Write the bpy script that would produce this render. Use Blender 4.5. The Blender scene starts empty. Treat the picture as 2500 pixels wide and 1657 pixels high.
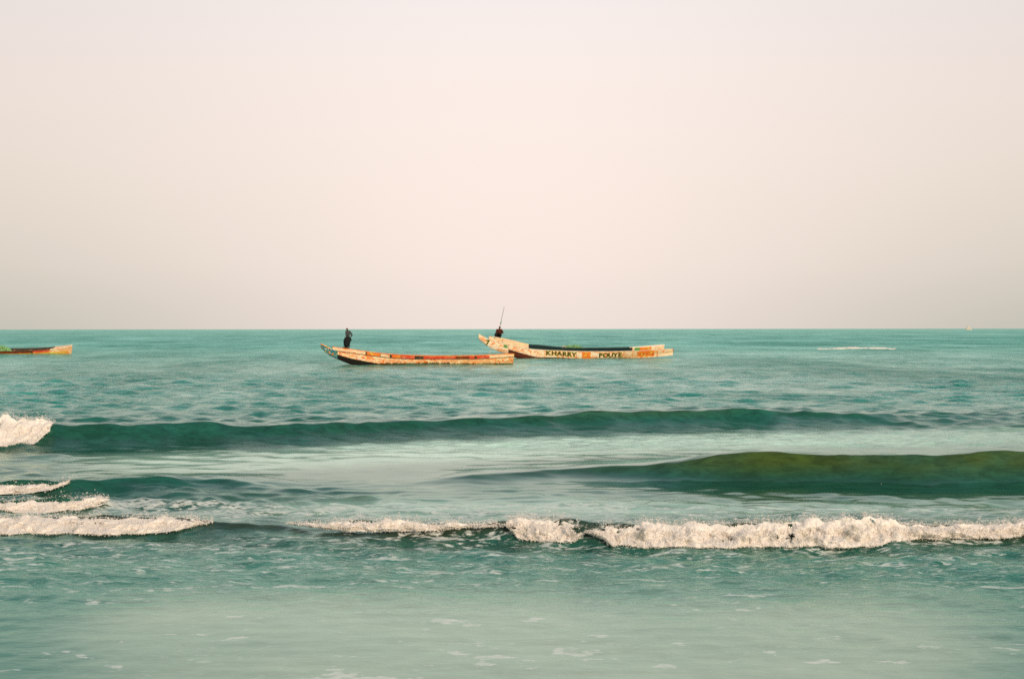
import bpy, math, random
import numpy as np
from mathutils import Matrix, Vector

random.seed(7)
RNG = np.random.default_rng(7)
SC = bpy.context.scene
COL = SC.collection
D2R = math.radians

# ------------------------------------------------------------------ camera, sky, sun, exposure
CAM_H = 3.0
FPX = 3472.0                      # 50 mm lens on 36 mm film, in pixels of a 2500 wide frame
HOR = 802.6
cam_d = bpy.data.cameras.new("camera")
cam_d.lens = 50.0
cam_d.sensor_width = 36.0
cam_d.clip_start = 0.2
cam_d.clip_end = 40000.0
cam = bpy.data.objects.new("camera", cam_d)
COL.objects.link(cam)
cam.matrix_world = (Matrix.Translation((0, 0, CAM_H))
                    @ Matrix.Rotation(D2R(90.0 - 0.43), 4, 'X')
                    @ Matrix.Rotation(D2R(-0.055), 4, 'Z'))
SC.camera = cam

SUN_AZ, SUN_EL = 152.0, 24.0      # behind the camera, to its right
world = bpy.data.worlds.new("World")
SC.world = world
world.use_nodes = True
wt = world.node_tree
wt.nodes.clear()


class NT:
    """small helper to build node trees"""

    def __init__(self, tree):
        self.t = tree

    def n(self, typ, **kw):
        nd = self.t.nodes.new(typ)
        for k, v in kw.items():
            setattr(nd, k, v)
        return nd

    def link(self, a, b):
        self.t.links.new(a, b)

    def val(self, sock, v):
        if hasattr(v, 'links'):
            self.link(v, sock)
        else:
            sock.default_value = v

    def math(self, op, a, b=None, c=None, clamp=False):
        nd = self.n('ShaderNodeMath', operation=op)
        nd.use_clamp = clamp
        self.val(nd.inputs[0], a)
        if b is not None:
            self.val(nd.inputs[1], b)
        if c is not None:
            self.val(nd.inputs[2], c)
        return nd.outputs[0]

    def mix(self, f, a, b):
        nd = self.n('ShaderNodeMix', data_type='RGBA')
        self.val(nd.inputs[0], f)
        self.val(nd.inputs[6], a)
        self.val(nd.inputs[7], b)
        return nd.outputs[2]

    def ramp(self, f, stops, interp='LINEAR'):
        nd = self.n('ShaderNodeValToRGB')
        nd.color_ramp.interpolation = interp
        el = nd.color_ramp.elements
        while len(el) < len(stops):
            el.new(0.5)
        for e, (p, c) in zip(el, stops):
            e.position = p
            e.color = (c[0], c[1], c[2], 1.0) if hasattr(c, '__len__') else (c, c, c, 1.0)
        self.val(nd.inputs[0], f)
        return nd.outputs[0]

    def noise(self, vec, scale, detail=3.0, rough=0.5, dist=0.0):
        nd = self.n('ShaderNodeTexNoise')
        self.link(vec, nd.inputs['Vector'])
        nd.inputs['Scale'].default_value = scale
        nd.inputs['Detail'].default_value = detail
        nd.inputs['Roughness'].default_value = rough
        nd.inputs['Distortion'].default_value = dist
        return nd.outputs[0]

    def vmul(self, vec, s):
        nd = self.n('ShaderNodeVectorMath', operation='MULTIPLY')
        self.link(vec, nd.inputs[0])
        nd.inputs[1].default_value = s
        return nd.outputs[0]

    def step(self, f, lo, hi):
        nd = self.n('ShaderNodeMapRange', interpolation_type='SMOOTHSTEP')
        self.val(nd.inputs[0], f)
        self.val(nd.inputs[1], lo)
        self.val(nd.inputs[2], hi)
        return nd.outputs[0]


W = NT(wt)
sky = W.n('ShaderNodeTexSky', sky_type='NISHITA')
sky.sun_disc = False
sky.sun_elevation = D2R(SUN_EL)
sky.sun_rotation = D2R(SUN_AZ)
sky.altitude = 0.0
sky.air_density = 1.0
sky.dust_density = 3.0
sky.ozone_density = 1.0
tc = W.n('ShaderNodeTexCoord')
sep = W.n('ShaderNodeSeparateXYZ')
W.link(tc.outputs['Generated'], sep.inputs[0])
zz = W.math('MAXIMUM', sep.outputs[2], 0.0)
# dusty air: rosy straight ahead; falloff to both sides added to imitate lens vignetting
C_RAMP = [(0.0, (.86, .745, .68)), (0.045, (.945, .81, .735)), (0.12, (.985, .845, .765)), (0.235, (.955, .87, .845)),
          (0.5, (.66, .72, .77)), (1.0, (.34, .47, .60))]
E_RAMP = [(0.0, (.44, .455, .38)), (0.045, (.66, .605, .525)), (0.12, (.79, .70, .61)), (0.235, (.82, .74, .72)),
          (0.5, (.56, .62, .66)), (1.0, (.34, .47, .60))]
rc = W.ramp(zz, C_RAMP, 'B_SPLINE')
re_ = W.ramp(zz, E_RAMP, 'B_SPLINE')
hl = W.math('SQRT', W.math('ADD', W.math('MULTIPLY', sep.outputs[0], sep.outputs[0]),
                           W.math('MULTIPLY', sep.outputs[1], sep.outputs[1])))
ca = W.math('DIVIDE', sep.outputs[1], W.math('MAXIMUM', hl, 0.001))
vignette = W.math('EXPONENT', W.math('MULTIPLY', W.math('SUBTRACT', ca, 1.0), 24.0))
haze = W.mix(vignette, re_, rc)
haze10 = W.vmul(haze, (10.0, 10.0, 10.0))          # the Background strength is 0.1
hfac = W.ramp(zz, [(0.0, 1.0), (0.25, 1.0), (0.6, 0.6), (1.0, 0.4)])
allsky = W.mix(hfac, sky.outputs[0], haze10)
bg = W.n('ShaderNodeBackground')
W.link(allsky, bg.inputs[0])
bg.inputs[1].default_value = 0.1
wo = W.n('ShaderNodeOutputWorld')
W.link(bg.outputs[0], wo.inputs[0])

sun_d = bpy.data.lights.new("sun", 'SUN')
sun_d.energy = 4.1
sun_d.angle = D2R(0.6)
sun_d.color = (1.0, 0.80, 0.60)
sun = bpy.data.objects.new("sun", sun_d)
COL.objects.link(sun)
sdir = Vector((math.sin(D2R(SUN_AZ)) * math.cos(D2R(SUN_EL)), math.cos(D2R(SUN_AZ)) * math.cos(D2R(SUN_EL)), math.sin(D2R(SUN_EL))))
sun.rotation_euler = sdir.to_track_quat('Z', 'Y').to_euler()
sun.location = (20, -40, 30)

SC.view_settings.view_transform = 'Standard'
SC.view_settings.look = 'None'
SC.view_settings.exposure = 0.0
SC.view_settings.gamma = 1.0
SC.view_settings.use_curve_mapping = False
SC.render.engine = 'CYCLES'
SC.cycles.use_denoising = False
SC.cycles.max_bounces = 6
SC.cycles.transparent_max_bounces = 24
SC.cycles.diffuse_bounces = 3
SC.cycles.glossy_bounces = 3
SC.cycles.filter_width = 1.6


# ------------------------------------------------------------------ helpers
def tag(o, label=None, cat=None, group=None, kind=None):
    if label:
        o['label'] = label
    if cat:
        o['category'] = cat
    if group:
        o['group'] = group
    if kind:
        o['kind'] = kind
    return o


def obj(name, me, mat=None, parent=None):
    o = bpy.data.objects.new(name, me)
    COL.objects.link(o)
    if mat is not None:
        me.materials.clear()
        me.materials.append(mat)
    if parent is not None:
        o.parent = parent
    return o


def empty(name, loc, rot=(0, 0, 0)):
    o = bpy.data.objects.new(name, None)
    COL.objects.link(o)
    o.location = loc
    o.rotation_euler = rot
    o.empty_display_size = 0.3
    return o


def mesh_np(name, co, faces, smooth=True):
    """fast mesh from an (N,3) array and an (M,k) face array"""
    me = bpy.data.meshes.new(name)
    co = np.ascontiguousarray(co, dtype=np.float32)
    faces = np.ascontiguousarray(faces, dtype=np.int32)
    k = faces.shape[1]
    me.vertices.add(len(co))
    me.vertices.foreach_set('co', co.ravel())
    me.loops.add(faces.size)
    me.loops.foreach_set('vertex_index', faces.ravel())
    me.polygons.add(len(faces))
    me.polygons.foreach_set('loop_start', np.arange(0, faces.size, k, dtype=np.int32))
    me.polygons.foreach_set('loop_total', np.full(len(faces), k, dtype=np.int32))
    if smooth:
        me.polygons.foreach_set('use_smooth', np.ones(len(faces), dtype=bool))
    me.update(calc_edges=True)
    return me


def mesh_py(name, verts, faces, smooth=False):
    me = bpy.data.meshes.new(name)
    me.from_pydata([tuple(v) for v in verts], [], [tuple(f) for f in faces])
    if smooth:
        for p in me.polygons:
            p.use_smooth = True
    me.update()
    return me


def box_geo(c, s, rot=None):
    hx, hy, hz = s[0] / 2, s[1] / 2, s[2] / 2
    vs = [Vector((x, y, z)) for x in (-hx, hx) for y in (-hy, hy) for z in (-hz, hz)]
    if rot is not None:
        vs = [rot @ v for v in vs]
    vs = [v + Vector(c) for v in vs]
    fs = [(0, 1, 3, 2), (4, 6, 7, 5), (0, 4, 5, 1), (2, 3, 7, 6), (0, 2, 6, 4), (1, 5, 7, 3)]
    return vs, fs


def box(name, c, s, mat, parent=None, rot=None):
    return obj(name, mesh_py(name, *box_geo(c, s, rot)), mat, parent)


def tube_geo(pts, rad, seg=6):
    """round bar along a list of points, radius may be a list"""
    pts = [Vector(p) for p in pts]
    n = len(pts)
    rr = rad if hasattr(rad, '__len__') else [rad] * n
    vs, fs = [], []
    for i, p in enumerate(pts):
        t = (pts[min(i + 1, n - 1)] - pts[max(i - 1, 0)]).normalized()
        a = Vector((0, 0, 1)) if abs(t.z) < 0.9 else Vector((1, 0, 0))
        u = t.cross(a).normalized()
        v = t.cross(u).normalized()
        for k in range(seg):
            th = 2 * math.pi * k / seg
            vs.append(p + u * (math.cos(th) * rr[i]) + v * (math.sin(th) * rr[i]))
    for i in range(n - 1):
        for k in range(seg):
            a, b = i * seg + k, i * seg + (k + 1) % seg
            fs.append((a, b, b + seg, a + seg))
    fs.append(tuple(range(seg - 1, -1, -1)))
    fs.append(tuple((n - 1) * seg + k for k in range(seg)))
    return vs, fs


def tube(name, pts, rad, mat, parent=None, seg=6):
    return obj(name, mesh_py(name, *tube_geo(pts, rad, seg), smooth=True), mat, parent)


def smoothstep(a, b, x):
    t = np.clip((x - a) / (b - a), 0, 1)
    return t * t * (3 - 2 * t)


def vnoise(x, y, seed=0):
    """value noise on numpy arrays, 0..1"""
    xi = np.floor(x).astype(np.int64)
    yi = np.floor(y).astype(np.int64)
    fx = x - xi
    fy = y - yi
    fx = fx * fx * (3 - 2 * fx)
    fy = fy * fy * (3 - 2 * fy)

    def h(a, b):
        n = (a * 374761393 + b * 668265263 + seed * 974634541) & 0x7fffffff
        n = ((n ^ (n >> 13)) * 1274126177) & 0x7fffffff
        return ((n ^ (n >> 16)) & 0xffff) / 65535.0
    return (h(xi, yi) * (1 - fx) + h(xi + 1, yi) * fx) * (1 - fy) + (h(xi, yi + 1) * (1 - fx) + h(xi + 1, yi + 1) * fx) * fy


def fbm(x, y, oct=4, seed=0):
    s, a, t = 0.0, 0.5, 0.0
    for i in range(oct):
        s = s + a * vnoise(x * 2 ** i, y * 2 ** i, seed + i * 17)
        t += a
        a *= 0.55
    return s / t


# ------------------------------------------------------------------ the sea
def dist_at(py):
    return CAM_H * FPX / (py - HOR)


def stations(rows, lead):
    """(px, crest row, base row, face width, back width) -> arrays over world x: crest distance, height, widths"""
    out = []
    for px, cr, ba, wf, wb in rows:
        yb = dist_at(ba)
        yc = yb + lead
        a = CAM_H - yc * (cr - HOR) / FPX
        out.append(((px - 1250.0) / FPX * yc, yc, a, wf, wb))
    return np.array(sorted(out))


BREAK = [
    # outer wave, crossing the whole frame
    (stations([(-400, 1030, 1095, .55, 3.), (0, 1029, 1095, .55, 3.), (120, 1030, 1093, .52, 3.), (320, 1031, 1091, .55, 3.5), (740, 1035, 1079, .62, 4),
               (1050, 1026, 1065, .65, 4), (1270, 1014, 1057, .7, 4), (1500, 1001, 1051, .72, 4), (1900, 1001, 1043, .72, 4), (2080, 1008, 1043, .95, 4),
               (2300, 1016, 1037, 1.4, 4), (2500, 1014, 1037, 1.5, 4), (3000, 1014, 1037, 1.5, 4)], 1.0), 0.26, 3),
    # second wave, standing up on the right
    (stations([(400, 1186, 1186, .8, 2), (950, 1181, 1186, .8, 2), (1050, 1174, 1186, .7, 2), (1150, 1161, 1185, .46, 2.2), (1370, 1147, 1170, .38, 2.4), (1580, 1132, 1176, .34, 2.5),
               (1690, 1119, 1179, .32, 2.5), (1800, 1110, 1181, .31, 2.5), (2000, 1110, 1183, .30, 2.5), (2250, 1106, 1186, .30, 2.5),
               (2500, 1099, 1186, .30, 2.5), (3000, 1097, 1186, .30, 2.5)], 0.62), 0.08, 5),
    # its low left arm
    (stations([(-400, 1170, 1214, .3, 1.5), (0, 1172, 1214, .3, 1.5), (150, 1172, 1210, .32, 1.5), (300, 1168, 1202, .34, 1.5), (520, 1165, 1195, .4, 1.5),
               (620, 1172, 1193, .5, 1.5), (720, 1182, 1190, .5, 1.5), (850, 1190, 1190, .5, 1.5), (1200, 1192, 1190, .5, 1.5)], 0.45), 0.5, 7),
    # small left wave
    (stations([(-400, 1222, 1262, .22, 1.), (0, 1222, 1262, .22, 1.), (150, 1220, 1258, .24, 1.), (260, 1217, 1252, .26, 1.), (370, 1224, 1248, .3, 1.),
               (500, 1240, 1246, .3, 1.), (620, 1247, 1246, .3, 1.), (1000, 1248, 1246, .3, 1.)], 0.35), 0.5, 11),
    # shore break
    (stations([(-400, 1272, 1304, .28, 1.2), (0, 1264, 1304, .28, 1.2), (300, 1263, 1304, .28, 1.2), (480, 1265, 1302, .28, 1.2), (560, 1275, 1304, .28, 1.2), (700, 1278, 1304, .26, 1.2),
               (800, 1282, 1316, .2, 1.2), (900, 1287, 1320, .19, 1.2), (1000, 1289, 1322, .19, 1.2), (1200, 1284, 1324, .19, 1.2), (1280, 1280, 1328, .2, 1.2), (1400, 1278, 1330, .2, 1.2),
               (1600, 1278, 1336, .2, 1.2), (1800, 1278, 1340, .2, 1.2), (2000, 1280, 1340, .2, 1.2), (2200, 1284, 1338, .2, 1.2), (2350, 1286, 1334, .2, 1.2),
               (2500, 1286, 1332, .2, 1.2), (3000, 1286, 1332, .2, 1.2)], 0.38), 0.35, 13),
]


def wave_line(b, x):
    st, lean, sd = BREAK[b]
    yc = np.interp(x, st[:, 0], st[:, 1])
    A = np.maximum(np.interp(x, st[:, 0], st[:, 2]), 0.0)
    wf = np.interp(x, st[:, 0], st[:, 3])
    wb = np.interp(x, st[:, 0], st[:, 4])
    # the crest wanders and changes height a little along its length
    yc = yc + 0.35 * (vnoise(x * .5, x * 0 + 3.1, sd) - .5) + 0.12 * (vnoise(x * 1.9, x * 0 + 1.7, sd + 1) - .5)
    A = A * (1 + 0.14 * (vnoise(x * .7, x * 0 + 5.3, sd + 2) - .5) + 0.10 * (vnoise(x * 2.3, x * 0 + .3, sd + 3) - .5))
    return yc, A, wf, wb, lean


def front_of(b, x, z):
    """where the front of wave b stands at height z"""
    yc, A, wf, wb, lean = wave_line(b, x)
    p = np.clip(z / np.maximum(A, .02), .14, 1.0)
    if b == 0:
        t = np.sqrt(np.maximum((-np.log(p) * .80 * wf + .1414) ** 2 - .02, 0))
    else:
        t = wf * (-np.log(p)) ** (1 / 1.25)
    return yc - t - lean * A * p * p


def breakers(x, y):
    z = np.zeros_like(x)
    dy = np.zeros_like(x)
    crest = []
    for b in range(len(BREAK)):
        yc, A, wf, wb, lean = wave_line(b, x)
        t = y - yc
        back = 1.0 / np.cosh(np.clip(t / wb * 1.6, 0, 30))
        tf = np.clip(-t, 0, 40)
        if b == 0:
            front = np.exp(-(np.sqrt(tf * tf + .02) - .1414) / (.80 * wf))
        else:
            front = np.exp(-(tf / wf) ** 1.25)
        p = np.where(t > 0, back, front)
        trough = -0.06 * np.exp(-((t + 3.2 * wf) / (2.2 * wf)) ** 2)
        z += A * (p + trough)
        dy -= lean * A * p * p * np.where(t > 0, 1 / (1 + 3 * t / wb), 1.0)
        crest.append(A * np.where(t > 0, np.exp(-t / .35), p))
    return z, dy, crest


def row_ys():
    ys = [3.0]
    while ys[-1] < 14000:
        y = ys[-1]
        if y < 11:
            d = 0.12
        elif y < 18.5:
            d = 0.045
        elif y < 31:
            d = 0.040
        elif y < 35.5:
            d = 0.06
        elif y < 48:
            d = 0.055
        else:
            d = 0.085 * (y / 48.0) ** 1.75
        ys.append(y + d)
    return np.array(ys)


YS = row_ys()
NC = 480
NR = len(YS)
uu = np.linspace(-1, 1, NC)
HW = 0.36 * YS * 1.22 + 4.5
HW = np.where(YS > 200, HW * (1 + (YS - 200) / 6000), HW)
X = (uu[None, :] * HW[:, None]).ravel()
Y = np.repeat(YS, NC)
# break the regular columns a little so that no grid shows
DX = np.repeat(HW * 2 / NC, NC)
DY = np.repeat(np.gradient(YS), NC)
X = X + (RNG.random(X.size) - .5) * DX * .35
Z, DYB, CREST = breakers(X, Y)


def chop_of(x, y):
    c = np.interp(y, [0, 12, 14.5, 15.5, 17, 19.3, 20.2, 22, 24, 26, 28, 31, 35, 37, 41, 47, 60, 200, 15000],
                  [.14, .15, .19, .36, .55, .6, .50, .60, .38, .32, .10, .08, .25, .65, .50, .62, .80, 1.1, 1.15])
    gust = fbm(x / 9.0 / np.maximum(y / 30, 1) ** .6, y / 5.0 / np.maximum(y / 30, 1) ** .6, 3, 41)
    left = (1 - smoothstep(700, 1100, x / y * FPX + 1250)) * smoothstep(22, 23.5, y) * (1 - smoothstep(27, 29, y))
    return c * (0.15 + 1.7 * gust) * (1 + 1.3 * left)


CH = chop_of(X, Y)
CH = CH + .38 * np.clip(CREST[1] / .4, 0, 1) - .15 * np.clip(CREST[0] / .4, 0, 1)        # wind ripples riding on the wave faces
CH = CH + .55 * (1 - smoothstep(60, 260, X / Y * FPX + 1250)) * smoothstep(27, 29, Y) * (1 - smoothstep(35.5, 37, Y))     # disturbed water in front of the breaking end
ncomp = 84
lam = np.exp(np.linspace(math.log(0.16), math.log(7.5), ncomp)) * np.exp((RNG.random(ncomp) - .5) * .1)
ang = RNG.normal(0, 1, ncomp) * np.interp(np.log(lam), np.log([.16, 1, 2, 4]), [.9, 1.0, .95, .5]) + 0.10
pha = RNG.random(ncomp) * 6.283
slope = np.interp(np.log(lam), np.log([.16, .5, .9, 1.6, 2.6, 4.2, 7.5]), [.050, .066, .100, .078, .030, .010, .004])
WZ = np.zeros_like(X)
INNER = np.interp(Y, [0, 18, 21, 24, 34, 40, 46], [.30, .34, .55, .6, .45, .45, 1.0])
WX = np.zeros_like(X)
WY = np.zeros_like(X)
for i in range(ncomp):
    k = 2 * math.pi / lam[i]
    kx, ky = k * math.sin(ang[i]), k * math.cos(ang[i])
    w = np.clip(1.7 - (abs(kx) * DX + abs(ky) * DY), 0, 1)
    sel = np.nonzero(w > 0)[0]
    a = slope[i] / k
    ph = kx * X[sel] + ky * Y[sel] + pha[i]
    amp = a * w[sel] * CH[sel]
    if lam[i] > .55:
        amp = amp * INNER[sel] * (1 - .5 * np.clip(CREST[1][sel] / .3, 0, 1))          # only small ripples survive inside the shore break
    elif lam[i] < .4:
        amp = amp * (2.0 - INNER[sel])
    WZ[sel] += amp * np.sin(ph)
    cs = amp * np.cos(ph) * .7
    WX[sel] += cs * math.sin(ang[i])
    WY[sel] += cs * math.cos(ang[i])
# long low swell further out
off = smoothstep(44, 75, Y)
for L_, a_, an in ((13, .035, .1), (19, .06, -.12), (31, .10, .06), (47, .12, -.05), (26, .06, .22)):
    k = 2 * math.pi / L_
    w = np.clip(1.7 - k * DY, 0, 1)
    Z += off * w * .4 * a_ * np.sin(k * (X * math.sin(an) + Y * math.cos(an)) + L_)
PX_ = X + WX
PY_ = Y + DYB + WY
PZ_ = Z + WZ

# ---- water colour, with some light and shade painted in: sand-laden near the shore, clear teal further out
sed = np.interp(Y, [0, 11, 14.8, 16.0, 17, 19, 20.5, 27, 37, 46, 70, 150, 1000, 14000],
                [1.0, 1.0, .92, .68, .44, .38, .32, .26, .24, .16, .06, .0, .0, .0])
sed = np.clip(sed + .22 * (fbm(X / 3.1, Y / 1.4, 4, 5) - .5) * (Y < 60), 0, 1)
milk = np.array([.34, .39, .295])       # foamy water over sand
deep = np.array([.006, .235, .182])       # open sea
mid = np.array([.008, .054, .033])        # inside the surf
olive = np.array([.032, .056, .008])      # light shining through a breaking crest, painted as colour
edge = (1 - smoothstep(-250, 520, X / Y * FPX + 1250)) + .7 * smoothstep(2050, 2750, X / Y * FPX + 1250)
sed = sed * (1 - .95 * np.clip(edge + .5 * (fbm(X / 2.7 + 3, Y / 1.9, 3, 61) - .5), 0, 1))    # sandy wash kept to the middle; corner darkening painted into both sides
sm = smoothstep(.30, 1.0, sed)[:, None]
open_ = (.62 * smoothstep(38.5, 60, Y) + .38 * smoothstep(60, 150, Y))[:, None]
surf = np.array([.018, .118, .082])
near_ = (1 - smoothstep(18.2, 20.2, Y))[:, None]
body = ((mid * (1 - near_) + surf * near_) * (1 - open_) + deep * open_) * (1 - sm) + milk * sm
# pale sky reflection painted into the flat water between the breakers
ahead = wave_line(0, X)[0] - Y
flat_sheen = (1 - .8 * (1 - smoothstep(60, 330, X / Y * FPX + 1250))) * (.95 * smoothstep(1.8, 3.8, ahead) * (1 - smoothstep(7.5, 10.5, ahead)) + .45 * np.exp(-((Y - 24) / 1.2) ** 2) * smoothstep(300, 900, X / Y * FPX + 1250)) * np.clip(.62 + 1.1 * (fbm(X / 6.0 + 1, Y / 2.5, 3, 91) - .3), 0, 1) * (1 - .5 * edge.clip(0, 1))
body = body * (1 - flat_sheen[:, None]) + np.array([.46, .66, .53]) * flat_sheen[:, None]
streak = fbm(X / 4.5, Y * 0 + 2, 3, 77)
crest_light = (np.clip((CREST[0] - .25) / .35, 0, 1) * np.clip(.35 + 2.4 * (streak - .5), 0, .7) * smoothstep(-4, 3, X)
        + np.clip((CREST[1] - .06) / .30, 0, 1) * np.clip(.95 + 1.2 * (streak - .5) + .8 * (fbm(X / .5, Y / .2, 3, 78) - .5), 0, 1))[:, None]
crest_light = np.clip(crest_light, 0, 1)
body = body * (1 - crest_light) + olive * crest_light
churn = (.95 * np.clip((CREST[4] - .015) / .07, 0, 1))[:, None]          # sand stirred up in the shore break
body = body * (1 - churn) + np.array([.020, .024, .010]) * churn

# ---- loose foam lying on the water
fo = np.zeros_like(X)
pxs = X / Y * FPX + 1250
pys = HOR + CAM_H * FPX / Y


def zone(y0, y1, fy, x0=-1e5, x1=1e5, fx=150):
    return smoothstep(y0 - fy, y0, pys) * (1 - smoothstep(y1, y1 + fy, pys)) * smoothstep(x0 - fx, x0, pxs) * (1 - smoothstep(x1, x1 + fx, pxs))


fo = np.maximum(fo, .50 * zone(1318, 1400, 14))
fo = np.maximum(fo, .44 * zone(1400, 1440, 30))
fo = np.maximum(fo, (.37 + .30 * smoothstep(.56, .78, fbm(X / .22, Y / .20, 3, 33)) * smoothstep(.42, .62, fbm(X / 1.6, Y / 1.2, 2, 35))) * zone(1440, 1900, 40))
fo = np.maximum(fo, .60 * zone(1232, 1285, 12, 250, 1500, 200))
fo = np.maximum(fo, .54 * zone(1240, 1290, 8, 1500, 2600, 200))
for (pts, wd, st) in (([(-200, 1428), (0, 1432), (110, 1427), (220, 1447), (330, 1430), (480, 1436), (560, 1420), (640, 1432), (760, 1427), (900, 1419), (1080, 1418)], 4.5, .62),
                      ([(620, 1402), (680, 1390), (840, 1372), (960, 1390), (1060, 1393), (1180, 1410)], 3.0, .66),
                      ([(1280, 1417), (1400, 1414), (1560, 1411), (1650, 1413)], 3.0, .68),
                      ([(2180, 1414), (2290, 1422), (2360, 1433), (2500, 1434), (2700, 1436)], 3.4, .72),
                      ([(1750, 1505), (1830, 1518), (1980, 1524), (2110, 1536)], 3.0, .56),
                      ([(1250, 1611), (1300, 1613), (1330, 1620)], 4.0, .70),
                      ([(2010, 856), (2080, 850), (2200, 854)], 1.5, .38)):
    pts = np.array(pts, float)
    cy = np.interp(pxs, pts[:, 0], pts[:, 1]) + 7 * (fbm(pxs / 60, pxs * 0, 3, 9) - .5) * (pys > 900)
    inside = smoothstep(pts[0, 0] - 30, pts[0, 0] + 30, pxs) * (1 - smoothstep(pts[-1, 0] - 30, pts[-1, 0] + 30, pxs))
    fo = np.maximum(fo, st * np.exp(-((pys - cy) / wd) ** 2) * inside)

idx = np.arange(NR * NC).reshape(NR, NC)
quads = np.stack([idx[:-1, :-1], idx[:-1, 1:], idx[1:, 1:], idx[1:, :-1]], -1).reshape(-1, 4)
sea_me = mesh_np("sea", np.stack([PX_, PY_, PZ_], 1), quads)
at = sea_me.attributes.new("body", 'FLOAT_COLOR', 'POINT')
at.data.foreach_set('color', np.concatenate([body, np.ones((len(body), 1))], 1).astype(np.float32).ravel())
at = sea_me.attributes.new("loose_foam", 'FLOAT', 'POINT')
at.data.foreach_set('value', fo.astype(np.float32))
at = sea_me.attributes.new("chop", 'FLOAT', 'POINT')
at.data.foreach_set('value', CH.astype(np.float32))


def new_mat(name):
    m = bpy.data.materials.new(name)
    m.use_nodes = True
    m.node_tree.nodes.clear()
    return m, NT(m.node_tree)


def sea_material():
    m, t = new_mat("sea_water")
    geo = t.n('ShaderNodeNewGeometry')
    pos = geo.outputs['Position']
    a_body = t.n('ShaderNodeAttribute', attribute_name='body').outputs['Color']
    a_foam = t.n('ShaderNodeAttribute', attribute_name='loose_foam').outputs['Fac']
    a_chop = t.n('ShaderNodeAttribute', attribute_name='chop').outputs['Fac']
    s = t.n('ShaderNodeSeparateXYZ')
    t.link(pos, s.inputs[0])
    far = t.step(s.outputs[1], 50.0, 260.0)
    # foam lace
    l1 = t.noise(t.vmul(pos, (1.5, 4.2, 2.0)), 1.0, 9.0, .68, .6)
    l2 = t.noise(t.vmul(pos, (5.0, 11.0, 5.0)), 1.0, 5.0, .65, .3)
    l3 = t.noise(t.vmul(pos, (9.0, 20.0, 9.0)), 1.0, 4.0, .6, .2)
    lace = t.math('ADD', t.math('ADD', t.math('MULTIPLY', l1, .50), t.math('MULTIPLY', l2, .28)), t.math('MULTIPLY', l3, .22))
    th = t.math('SUBTRACT', .745, t.math('MULTIPLY', a_foam, .46))
    lf = t.step(t.math('SUBTRACT', lace, th), 0.0, .055)
    lf = t.math('MULTIPLY', lf, t.step(a_foam, .05, .3))
    lf = t.math('MULTIPLY', lf, t.math('MULTIPLY', l3, .95))
    speck = t.math('MULTIPLY', t.step(l3, .50, .64), t.math('MULTIPLY', t.step(l2, .46, .60), t.step(a_foam, .25, .5)))
    lf = t.math('MAXIMUM', lf, t.math('MULTIPLY', speck, .36))
    tint = t.noise(t.vmul(pos, (.25, .5, 1.0)), 1.0, 3.0, .6)
    swirl = t.noise(t.vmul(pos, (2.2, 3.5, 7.0)), 1.0, 6.0, .7, .5)
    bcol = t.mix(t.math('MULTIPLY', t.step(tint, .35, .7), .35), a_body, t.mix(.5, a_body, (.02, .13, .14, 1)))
    sw = t.n('ShaderNodeVectorMath', operation='SCALE')
    t.link(bcol, sw.inputs[0])
    calm = t.step(s.outputs[1], 15.0, 19.0)
    t.link(t.math('ADD', 1.0, t.math('MULTIPLY', t.math('MULTIPLY_ADD', t.step(swirl, .28, .72), .7, -.35), t.math('MULTIPLY_ADD', calm, .85, .15))), sw.inputs['Scale'])       # ripple shading imitated by random swirls in the body colour
    bcol = sw.outputs[0]
    col = t.mix(lf, bcol, (.78, .80, .76, 1))
    # ripples too small for the mesh
    b1 = t.noise(t.vmul(pos, (4.5, 7.5, 5.0)), 1.0, 4.0, .6, .2)
    b2 = t.noise(t.vmul(pos, (.9, .45, 1.0)), 1.0, 6.0, .70, .4)
    bn1 = t.n('ShaderNodeBump')
    bn1.inputs['Distance'].default_value = .05
    t.link(t.math('MULTIPLY', a_chop, t.ramp(t.math('DIVIDE', s.outputs[1], 100.0), [(.0, 1.0), (.19, 1.0), (.23, .35), (.34, .3), (.37, .8), (.45, .5), (1.0, .7)])), bn1.inputs['Strength'])
    t.link(b1, bn1.inputs['Height'])
    bn2 = t.n('ShaderNodeBump')
    bn2.inputs['Distance'].default_value = .34
    t.link(t.math('MULTIPLY', t.step(s.outputs[1], 38.0, 60.0), t.math('MULTIPLY', a_chop, .9), None, True), bn2.inputs['Strength'])
    t.link(b2, bn2.inputs['Height'])
    t.link(bn1.outputs[0], bn2.inputs['Normal'])
    grp = t.noise(t.vmul(pos, (.045, .013, 1.0)), 1.0, 11.0, .83, .3)
    grp = t.step(grp, .36, .64)
    gs = t.n('ShaderNodeVectorMath', operation='SCALE')
    t.link(col, gs.inputs[0])
    farg = t.step(s.outputs[1], 42.0, 70.0)
    t.link(t.math('ADD', 1.0, t.math('MULTIPLY', farg, t.math('MULTIPLY_ADD', grp, .55, -.26))), gs.inputs['Scale'])
    col = gs.outputs[0]
    df = t.n('ShaderNodeBsdfDiffuse')
    t.link(col, df.inputs[0])
    t.link(bn2.outputs[0], df.inputs['Normal'])
    gl = t.n('ShaderNodeBsdfGlossy')
    t.link(t.mix(far, t.mix(t.step(s.outputs[1], 16.0, 30.0), (.70, 1.0, .90, 1), (.84, 1.0, .93, 1)), (.62, .98, .88, 1)), gl.inputs['Color'])      # teal colour cast put into the mirror reflection
    t.link(t.math('ADD', .09, t.math('MULTIPLY', far, .10)), gl.inputs['Roughness'])
    t.link(bn2.outputs[0], gl.inputs['Normal'])
    fr = t.n('ShaderNodeFresnel')
    fr.inputs['IOR'].default_value = 1.33
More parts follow.
